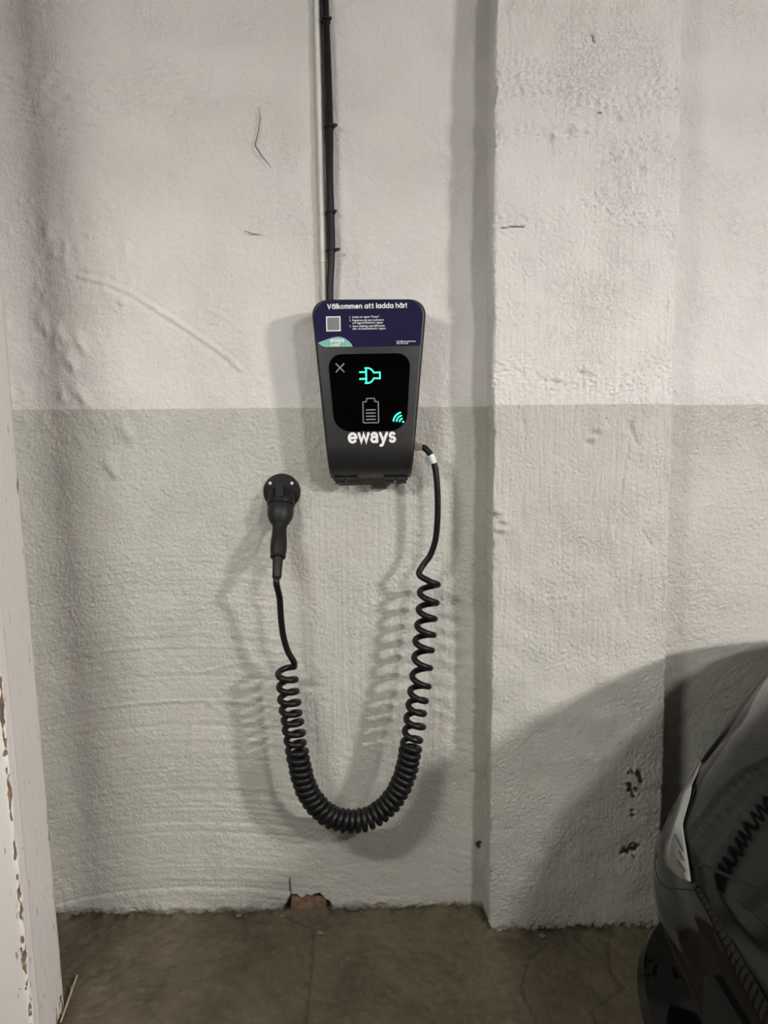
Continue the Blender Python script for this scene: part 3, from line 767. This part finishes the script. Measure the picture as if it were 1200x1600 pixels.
def oriented(b, o_, dims):
    (a0, a1), (s0, s1), (n0, n1) = dims
    v = [o_+DA*a+ref*s_+upv*n_ for a in (a0, a1) for s_ in (s0, s1) for n_ in (n0, n1)]
    return b.add(v, [(0, 1, 3, 2), (4, 6, 7, 5), (0, 4, 5, 1), (2, 3, 7, 6), (0, 2, 6, 4), (1, 5, 7, 3)])
b = oriented(MB(), DC, ((-0.004, 0.0295), (-0.0085, 0.0085), (0.024, 0.0365))); b.build('latch_block', DARK, hold, smooth=False)
oriented(MB(), DC, ((0.0295, 0.0345), (-0.0095, 0.0095), (0.022, 0.0335))).build('latch_tab', PLASTIC3, hold, smooth=False)
for s_ in (-1, 1):
    oriented(MB(), DC, ((0.005, 0.028), (s_*0.0155-0.0012, s_*0.0155+0.0012), (0.022, 0.0305))).build('collar_rib', PLASTIC2, hold, smooth=False)

# ------------------------------------------------------------------ charging cable with plug
cc = empty('charging_cable', (-0.046, -0.09, 0.265), 'black coiled charging cable hanging in a loop, its plug parked in the holder', 'charging cable')
plug = MB().lathe(DC, DA, [(.0378, .0262), (.0382, .0288), (.042, .0296), (.053, .0299), (.061, .0290), (.068, .0268), (.076, .0230), (.081, .0195), (.083, .0180)], 40, ref).build('plug_body', PLASTIC3, cc)
oriented(MB(), DC, ((0.0455, 0.0467), (-0.0215, -0.0165), (0.018, 0.0245))).build('body_slot', DARK, plug, smooth=False)
MB().lathe(DC, DA, [(.080, .0170), (.084, .0166), (.092, .0160), (.102, .0160), (.114, .0170), (.128, .0182), (.142, .0184), (.152, .0176), (.158, .0168), (.160, .0170), (.164, .0170), (.166, .0150)], 36, ref).build('plug_grip', PLASTIC2, cc)
MB().lathe(DC, DA, [(.163, .0118), (.170, .0116), (.190, .0106), (.211, .0099), (.2125, .0088)], 28, ref).build('strain_relief', PLASTIC3, cc)

CEN = [(0.1327, -0.0720, 0.8855), (0.1317, -0.0744, 0.8536), (0.1286, -0.0774, 0.8130), (0.1247, -0.0803, 0.7738), (0.1207, -0.0832, 0.7346), (0.1169, -0.0859, 0.6981), (0.1129, -0.0889, 0.6573), (0.1082, -0.0922, 0.6134), (0.1029, -0.0945, 0.5827), (0.0983, -0.0966, 0.5533), (0.0952, -0.0988, 0.5239), (0.0898, -0.1010, 0.4931), (0.0852, -0.1031, 0.4651), (0.0791, -0.1055, 0.4327), (0.0726, -0.1072, 0.4091), (0.0634, -0.1089, 0.3862), (0.0498, -0.1107, 0.3612), (0.0315, -0.1124, 0.3387), (0.0108, -0.1136, 0.3220), (-0.0120, -0.1145, 0.3098), (-0.0453, -0.1150, 0.3040), (-0.0742, -0.1149, 0.3076), (-0.1009, -0.1144, 0.3179), (-0.1234, -0.1135, 0.3376), (-0.1416, -0.1125, 0.3613), (-0.1536, -0.1113, 0.3870), (-0.1615, -0.1102, 0.4126), (-0.1662, -0.1090, 0.4380), (-0.1715, -0.1076, 0.4677), (-0.1756, -0.1065, 0.4931), (-0.1791, -0.1049, 0.5266), (-0.1836, -0.1035, 0.5562), (-0.1873, -0.1020, 0.5894), (-0.1905, -0.1006, 0.6187), (-0.1913, -0.0993, 0.6477), (-0.1915, -0.0980, 0.6752)]
RT =  [0.8452, 0.8036, 0.7679, 0.7315, 0.6971, 0.656, 0.6137, 0.5823, 0.5528, 0.5227, 0.4914, 0.4703]
LT =  [0.4495, 0.4659, 0.4867, 0.5104, 0.5355, 0.5562, 0.5813, 0.6063, 0.6356, 0.6634]
cp = np.array([tuple(p) for p in catmull(CEN, 40)])[:, [0, 2, 1]]
sl = np.concatenate([[0], np.cumsum(np.hypot(*np.diff(cp[:, :2], axis=0).T))])
ib = cp[:, 1].argmin()
sR = [float(np.interp(-z, -cp[:ib, 1], sl[:ib])) for z in RT]
sL = [float(np.interp(z, cp[ib:, 1], sl[ib:])) for z in LT]
ks = [(s_, 2*math.pi*i) for i, s_ in enumerate(sR)]
mid_turns = round((sL[0]-sR[-1])/0.0152 - 0.5)
th0 = ks[-1][1]
ks += [(s_, th0+2*math.pi*(mid_turns+0.5+i)) for i, s_ in enumerate(sL)]
sA = sR[0]-0.5*(sR[1]-sR[0])*0.9
ks = [(sA, -math.pi)] + ks
kS = np.array([a for a, b in ks]); kT = np.array([b for a, b in ks])
RAD, CR = 0.0198, 0.0070
th = np.arange(-math.pi*0.92, kT[-1]+0.001, 2*math.pi/26)
s_at = np.interp(th, kT, kS)
# smooth the pitch
ker = np.ones(17)/17; sp_ = np.convolve(np.pad(s_at, 8, 'edge'), ker, 'valid'); sp_[:8] = s_at[:8]; sp_[-8:] = s_at[-8:]; s_at = sp_
cxs = np.interp(s_at, sl, cp[:, 0]); czs = np.interp(s_at, sl, cp[:, 1])
cys = np.interp(s_at, sl, cp[:, 2])
e = 0.004
tx = np.interp(s_at+e, sl, cp[:, 0])-np.interp(s_at-e, sl, cp[:, 0]); tz = np.interp(s_at+e, sl, cp[:, 1])-np.interp(s_at-e, sl, cp[:, 1])
tl = np.hypot(tx, tz); tx /= tl; tz /= tl
wob = 1+0.03*np.sin(th*0.37)
coil = [Vector((cxs[i]-tz[i]*RAD*wob[i]*math.cos(th[i]), cys[i]+RAD*wob[i]*math.sin(th[i]), czs[i]+tx[i]*RAD*wob[i]*math.cos(th[i]))) for i in range(len(th))]
Rp = [(0.1130, -0.068, 1.1545), (0.1190, -0.069, 1.1525), (0.1238, -0.0700, 1.1505), (0.1362, -0.0740, 1.1335), (0.1446, -0.0760, 1.1066), (0.1487, -0.0780, 1.0669), (0.1502, -0.0770, 1.0239), (0.1490, -0.0750, 0.9804), (0.1449, -0.0730, 0.9439), (0.1334, -0.0720, 0.9104), (0.1160, -0.0735, 0.8870), (0.1085, -0.0830, 0.8685)]
Lp = [(-0.1756, -0.0990, 0.6768), (-0.1875, -0.1030, 0.7019), (-0.1962, -0.1070, 0.7370), (-0.2001, -0.1120, 0.7822), (-0.2010, -0.1190, 0.8272), tuple(DC+DA*0.225), tuple(DC+DA*0.205)]
right = catmull(Rp + [tuple(coil[6])], 8)[:-1]
left = catmull([tuple(coil[-3])] + Lp, 8)[1:]
pathc = right + coil[6:-2] + left
MB().tube(pathc, CR, 12).build('coiled_cord', CABLE, cc, angle=0)
# silver tag folded round the cord, with its clear flap
i0 = min(range(len(right)), key=lambda i: abs(right[i].z-1.1365)); i1 = min(range(len(right)), key=lambda i: abs(right[i].z-1.118))
seg = right[i0:i1+1]
MB().tube(seg, CR+0.0006, 16).build('cord_tag', TAG, cc)
a, bq = seg[0], seg[-1]; d_ = (bq-a).normalized(); side = Vector((-d_.z, 0, d_.x));
if side.x > 0: side = -side
fl = MB()
for j in range(7):
    c0 = a+(bq-a)*((j+0.4)/7.5)+side*0.005
    L_ = 0.010+0.002*(j % 2)
    p = [c0-d_*0.0009, c0+d_*0.0009, c0+side*L_+d_*0.0028, c0+side*L_+d_*0.0012]
    fl.add(p+[q+Vector((0, 0.0006, 0)) for q in p], [(0, 1, 2, 3), (7, 6, 5, 4), (0, 4, 5, 1), (1, 5, 6, 2), (2, 6, 7, 3), (3, 7, 4, 0)])
fl.build('tag_flap', FRINGE, cc, smooth=False)

# ------------------------------------------------------------------ car
YC = -0.93
ZT_ = [(0.08, 0.58), (0.1, 0.475), (0.115, 0.46), (0.135, 0.457), (0.147, 0.47), (0.155, 0.55), (0.165, 0.57), (0.272, 0.57), (0.285, 0.52), (0.3, 0.4944), (0.32, 0.4854), (0.34, 0.4853), (0.36, 0.4877), (0.4, 0.4863), (0.44, 0.4857), (0.48, 0.4878), (0.52, 0.4976), (0.56, 0.5137), (0.6, 0.5301), (0.64, 0.548), (0.68, 0.5681), (0.72, 0.5926), (0.76, 0.6225), (0.79, 0.673), (0.82, 0.773), (0.845, 0.923), (0.86, 1.073), (0.87, 1.203)]
WT_ = [(.06, .70), (.12, .76), (.25, .775), (.4, .78), (.55, .78), (.66, .775), (.74, .765), (.79, .735), (.82, .69), (.845, .64), (.87, .58)]
XTAIL = 4.10
def ft(tab, z): return float(np.interp(z, [a for a, b in tab], [b for a, b in tab]))
def setback(v, w_, z):
    v = min(abs(v), w_*0.99999)
    vc = float(np.interp(z, [.20, .42, .49, .674, .8], [.60, .50, .46, .38, .33])); k_ = float(np.interp(z, [.36, .46, .75, .8], [0, .42, .42, 0]))
    return .60*(1-(1-(v/w_)**4)**0.25)+.02*(v/w_)**2+k_*max(v-vc, 0)
def front(y, z): return ft(ZT_, z)+setback(y-YC, ft(WT_, z), z)
def smooth_tab(tab, z):
    return 0.25*ft(tab, z-0.008)+0.5*ft(tab, z)+0.25*ft(tab, z+0.008) if z > 0.35 else ft(tab, z)
lev = [.08, .09, .10, .108, .115, .125, .135, .142, .147, .151, .155, .165, .21, .272, .279, .285, .292] + [round(.30+.01*i, 3) for i in range(55)] + [.845, .85, .86, .865, .87]
car = empty('car', (2.3, YC, 0.0), 'glossy black car parked at the right, only its nose and headlight in view', 'car')
v = []; f = []
NP = 40
tt = np.linspace(0, math.pi/2, NP)
for z in lev:
    X_, w_ = smooth_tab(ZT_, z), ft(WT_, z)
    half = []
    for t_ in tt:
        vv = w_*math.sin(t_)**0.5
        if t_ < 0.2: vv = w_*math.sin(0.2)**0.5*t_/0.2
        half.append((X_+setback(vv, w_, z), vv))
    for x in np.linspace(half[-1][0]+0.15, XTAIL-0.4, 12): half.append((x, w_))
    Xt = XTAIL-0.35*max(0, z-.45)-0.3*max(0, .4-z)
    for t_ in np.linspace(math.pi/2, 0, 12)[1:]: half.append((Xt-0.35+0.35*math.cos(t_)**0.5 if t_ > 0 else Xt, w_*math.sin(t_)**(1/3)))
    ring = [(x, YC+a) for x, a in half] + [(x, YC-a) for x, a in half[-2:0:-1]]
    v += [(x, y, z) for x, y in ring]
n = len(ring)
for i in range(len(lev)-1):
    for k_ in range(n):
        k2 = (k_+1) % n; f.append((i*n+k_, i*n+k2, (i+1)*n+k2, (i+1)*n+k_))
f.append(tuple(range(n-1, -1, -1))); f.append(tuple((len(lev)-1)*n+k_ for k_ in range(n)))
bodyo = obj('body', v, f, CARB, car, angle=28)
bm2 = bmesh.new(); bm2.from_mesh(bodyo.data); bmesh.ops.recalc_face_normals(bm2, faces=bm2.faces); bm2.to_mesh(bodyo.data); bm2.free()

def cr2(P, n):
    return [(p.x, p.z) for p in catmull([(a, 0, b) for a, b in P], n)]
def resample(P, n):
    P = np.array(P); s_ = np.concatenate([[0], np.cumsum(np.hypot(*np.diff(P, axis=0).T))])
    q = np.linspace(0, s_[-1], n); return np.stack([np.interp(q, s_, P[:, 0]), np.interp(q, s_, P[:, 1])], 1)
def patch(name, A_, B_, m, parent, lift, mir=False, nc=6, n=22, thick=0.004, crown=0.0):
    """skin patch between two edge lines given as (y, z) on the nose of the car"""
    A_ = resample(A_, n); B_ = resample(B_, n); vt = []; vb = []
    for p, q in zip(A_, B_):
        for j in range(nc):
            u = j/(nc-1); y, z = p*(1-u)+q*u
            ey = 0.004; x = front(y, z)
            nx = Vector((-1.0, (front(y+ey, z)-front(y-ey, z))/(2*ey), (front(y, z+ey)-front(y, z-ey))/(2*ey))).normalized()
            yy = 2*YC-y if mir else y; nn = Vector((nx.x, -nx.y if mir else nx.y, nx.z))
            L_ = lift+crown*4*u*(1-u)
            vt.append(Vector((x, yy, z))+nn*L_); vb.append(Vector((x, yy, z))-nn*thick)
    f_ = []; K = n*nc
    for i in range(n-1):
        for j in range(nc-1):
            a_ = i*nc+j; f_.append((a_, a_+1, a_+nc+1, a_+nc))
    rim = [i*nc for i in range(n)] + [(n-1)*nc+j for j in range(1, nc)] + [i*nc+nc-1 for i in range(n-2, -1, -1)] + [j for j in range(nc-2, 0, -1)]
    for a_, b_ in zip(rim, rim[1:]+rim[:1]): f_.append((a_, b_, K+b_, K+a_))
    o = obj(name, vt+vb, f_, m, parent, angle=35)
    bb = bmesh.new(); bb.from_mesh(o.data); bmesh.ops.remove_doubles(bb, verts=bb.verts, dist=0.00005); bmesh.ops.recalc_face_normals(bb, faces=bb.faces); bb.to_mesh(o.data); bb.free()
    return o
def line(name, P, wd, m, parent, lift, mir=False, **kw):
    P = np.array(cr2(P, 6)); d_ = np.gradient(P, axis=0); d_ /= np.hypot(*d_.T)[:, None]; nn = np.stack([-d_[:, 1], d_[:, 0]], 1)*wd/2
    return patch(name, P-nn, P+nn, m, parent, lift, mir, nc=3, n=30, **kw)
HL = [(-0.4518, 0.5979), (-0.4753, 0.5815), (-0.4976, 0.5643), (-0.5131, 0.5268), (-0.5165, 0.4884), (-0.5109, 0.4616), (-0.5187, 0.4514), (-0.5564, 0.4599), (-0.5986, 0.4747), (-0.6223, 0.4862)]
HR = [(-0.4518, 0.5979), (-0.4937, 0.5945), (-0.5198, 0.5784), (-0.5321, 0.5512), (-0.5392, 0.5339), (-0.5521, 0.5269), (-0.5730, 0.5173), (-0.5999, 0.5015), (-0.6223, 0.4862)]
for mir in (False, True):
    rim = patch('headlight_rim', [(a+0.004, b-0.0045) for a, b in cr2(HL, 4)], [(a-0.002, b+0.001) for a, b in cr2(HR, 4)], CARG, car, 0.0012, mir, n=40)
    hl = patch('headlight', cr2(HL, 4), cr2(HR, 4), LAMPB, car, 0.0024, mir, n=40, nc=8)
    patch('lens', cr2(HL, 4), cr2(HR, 4), LENS, hl, 0.0060, mir, n=40, nc=8, thick=-0.0052, crown=0.002)
    for (p, q) in (((-0.5332, 0.51), (-0.5749, 0.5075)), ((-0.5627, 0.4999), (-0.5877, 0.4991)), ((-0.5678, 0.4864), (-0.6012, 0.4894))):
        line('lamp_rib', [p, ((p[0]+q[0])/2, (p[1]+q[1])/2), q], 0.0035, ALLOY, hl, 0.0040, mir)
    line('panel_gap', [(-0.30, 0.362), (-0.37, 0.365), (-0.44, 0.372), (-0.5090, 0.4001), (-0.5770, 0.4434), (-0.6324, 0.4793)], 0.0022, DARK, car, 0.0006, mir)
SEAM = [(-0.6220, 0.5115), (-0.6285, 0.5200), (-0.6595, 0.5327), (-0.6878, 0.5431), (-0.7240, 0.5563), (-0.7506, 0.5658), (-0.7800, 0.5757), (-0.82, 0.582), (YC, 0.588)]
full = SEAM + [(2*YC-a, b) for a, b in SEAM[-2::-1]]
line('bonnet_gap', full, 0.0045, DARK, car, 0.0006)
SL = [(-0.6344, 0.4838), (-0.6784, 0.4814), (-0.7270, 0.4725), (-0.7759, 0.4585), (-0.8106, 0.4526), (-0.8429, 0.4454), (YC, 0.415)]
SR = [(-0.6493, 0.4940), (-0.6961, 0.4941), (-0.7509, 0.4908), (-0.7985, 0.4862), (-0.8356, 0.4812), (-0.8496, 0.4794), (YC, 0.452)]
mirror = lambda P: P + [(2*YC-a, b) for a, b in P[-2::-1]]
gs = patch('grille_strip', mirror(SL), mirror(SR), CARM, car, 0.0014, n=70, nc=4)
for i in range(47):
    y = -0.635-0.0125*i
    z0, z1 = float(np.interp(-y, [-a for a, b in SL], [b for a, b in SL]))+0.003, float(np.interp(-y, [-a for a, b in SR], [b for a, b in SR]))-0.003
    line('grille_slat', [(y, z0), (y-0.003, (z0+z1)/2), (y-0.008, z1)], 0.0035, CARG, gs, 0.0024)
line('grille_molding', mirror(SL), 0.0035, CARG, car, 0.0030)
IN_A = [(-0.6640, 0.5040), (-0.6950, 0.4925), (-0.7433, 0.4909), (-0.7798, 0.4935), (YC, 0.497)]
IN_B = [(-0.6660, 0.5095), (-0.6861, 0.5185), (-0.7290, 0.5335), (-0.79, 0.545), (YC, 0.553)]
patch('charge_port_panel', mirror(IN_A), mirror(IN_B), CARG, car, 0.0010, n=60)
patch('sensor_cover', [(-0.7099, 0.4680), (-0.7235, 0.4624), (-0.7564, 0.4602), (-0.7671, 0.4680)], [(-0.7099, 0.4695), (-0.7225, 0.4773), (-0.7535, 0.4749), (-0.7671, 0.4698)], CARM, car, 0.0014)
# lower intake bars behind the lip
for z in (0.185, 0.215, 0.245):
    line('intake_bar', [(YC+0.52, z), (YC+0.26, z), (YC, z), (YC-0.26, z), (YC-0.52, z)], 0.012, CARM, car, 0.004)
# number plate
bp_ = MB().box((front(YC, 0.36)-0.012, YC-0.215, 0.315), (front(YC, 0.36)+0.004, YC+0.215, 0.405)).build('number_plate_holder', DARK, car, smooth=False)
# cabin
def ring_at(x0, x1, w_, z, y=YC, r=0.12):
    out = []
    for cx, sx in ((x0, -1), (x1, 1)):
        pass
    for (cx, cy, a0) in ((x0+r, y-w_+r, 180), (x1-r, y-w_+r, 270), (x1-r, y+w_-r, 0), (x0+r, y+w_-r, 90)):
        out += [(cx+r*math.cos(math.radians(a0+18*k_)), cy+r*math.sin(math.radians(a0+18*k_)), z) for k_ in range(6)]
    return out
def loft(rings):
    v = []; f = []; n = len(rings[0])
    for r in rings: v += r
    for i in range(len(rings)-1):
        for k_ in range(n): f.append((i*n+k_, i*n+(k_+1) % n, (i+1)*n+(k_+1) % n, (i+1)*n+k_))
    f.append(tuple(range(n-1, -1, -1))); f.append(tuple((len(rings)-1)*n+k_ for k_ in range(n)))
    return MB().add(v, f)
loft([ring_at(1.30, 3.72, .56, .86), ring_at(1.62, 3.58, .55, 1.02), ring_at(1.90, 3.42, .51, 1.17)]).build('cabin_glass', GLASSD, car, angle=30)
loft([ring_at(1.88, 3.44, .52, 1.17), ring_at(2.0, 3.36, .48, 1.215), ring_at(2.3, 3.1, .38, 1.23)]).build('roof', CARB, car, angle=30)
for s_ in (-1, 1):
    for x0, x1 in ((1.38, 1.95), (2.62, 2.64), (3.66, 3.38)):
        MB().tube([(x0, YC+s_*0.555, .862), ((x0+x1)/2, YC+s_*0.553, 1.0), (x1, YC+s_*0.510, 1.175)], 0.020, 8).build('roof_pillar', CARB, car)
    for xw in (1.18, 3.42):
        yo = YC+s_*0.787
        wh = MB().lathe((xw, yo-s_*0.175, 0.265), (0, s_, 0), [(0, .18), (.0, .25), (.017, .265), (.15, .265), (.168, .25), (.171, .18)], 40).build('wheel', TYRE, car)
        rim_ = MB().lathe((xw, yo-s_*0.01, 0.265), (0, s_, 0), [(0, .18), (.007, .176), (.004, .16), (.001, .05), (.010, .042)], 40)
        rim_.build('wheel_rim', ALLOY, wh)
# ------------------------------------------------------------------ litter on the floor
p = [(-0.6565, -0.198, 0.0045), (-0.648, -0.258, 0.0045), (-0.6386, -0.3225, 0.0045)]
o = MB().tube(p, [0.0022, 0.0030, 0.0020], 6).build('wood_splinter', STRAW, origin=(-0.648, -0.258, 0.0012))
tag(o, 'thin pale splinter of wood lying on the floor beside the white post', 'splinter')
crumbs = [(-0.228, -0.016, 0.006, 'plaster crumb at the left foot of the bare brick', 1.5), (-0.655, -0.232, 0.006, 'dark crumb lying between the white post and the wall', 1.0),
          (0.395, -0.106, 0.007, 'plaster crumb against the foot of the pier, left of its middle', 1.2), (0.52, -0.118, 0.005, 'plaster crumb against the foot of the pier near the car', 1.2),
          (-0.13, -0.079, 0.006, 'flat plaster flake beside the floor crack below the brick', 1.9), (-0.335, -0.012, 0.006, 'dark crumb at the foot of the wall left of the brick', 1.3)]
for (x, y, r, lb, el) in crumbs:
    bb = bmesh.new(); bmesh.ops.create_icosphere(bb, subdivisions=2, radius=r)
    for q in bb.verts: q.co = Vector((q.co.x*el, q.co.y, q.co.z*0.7))*(1+0.28*math.sin(q.co.x*900+x*70)*math.cos(q.co.y*800+y*50))
    me = bpy.data.meshes.new('plaster_crumb'); bb.to_mesh(me); bb.free(); me.materials.append(DEBRIS)
    o = bpy.data.objects.new('plaster_crumb', me); COL.objects.link(o); o.location = (x, y, r*0.55)
    tag(o, lb, 'debris', 'plaster crumbs on the floor')
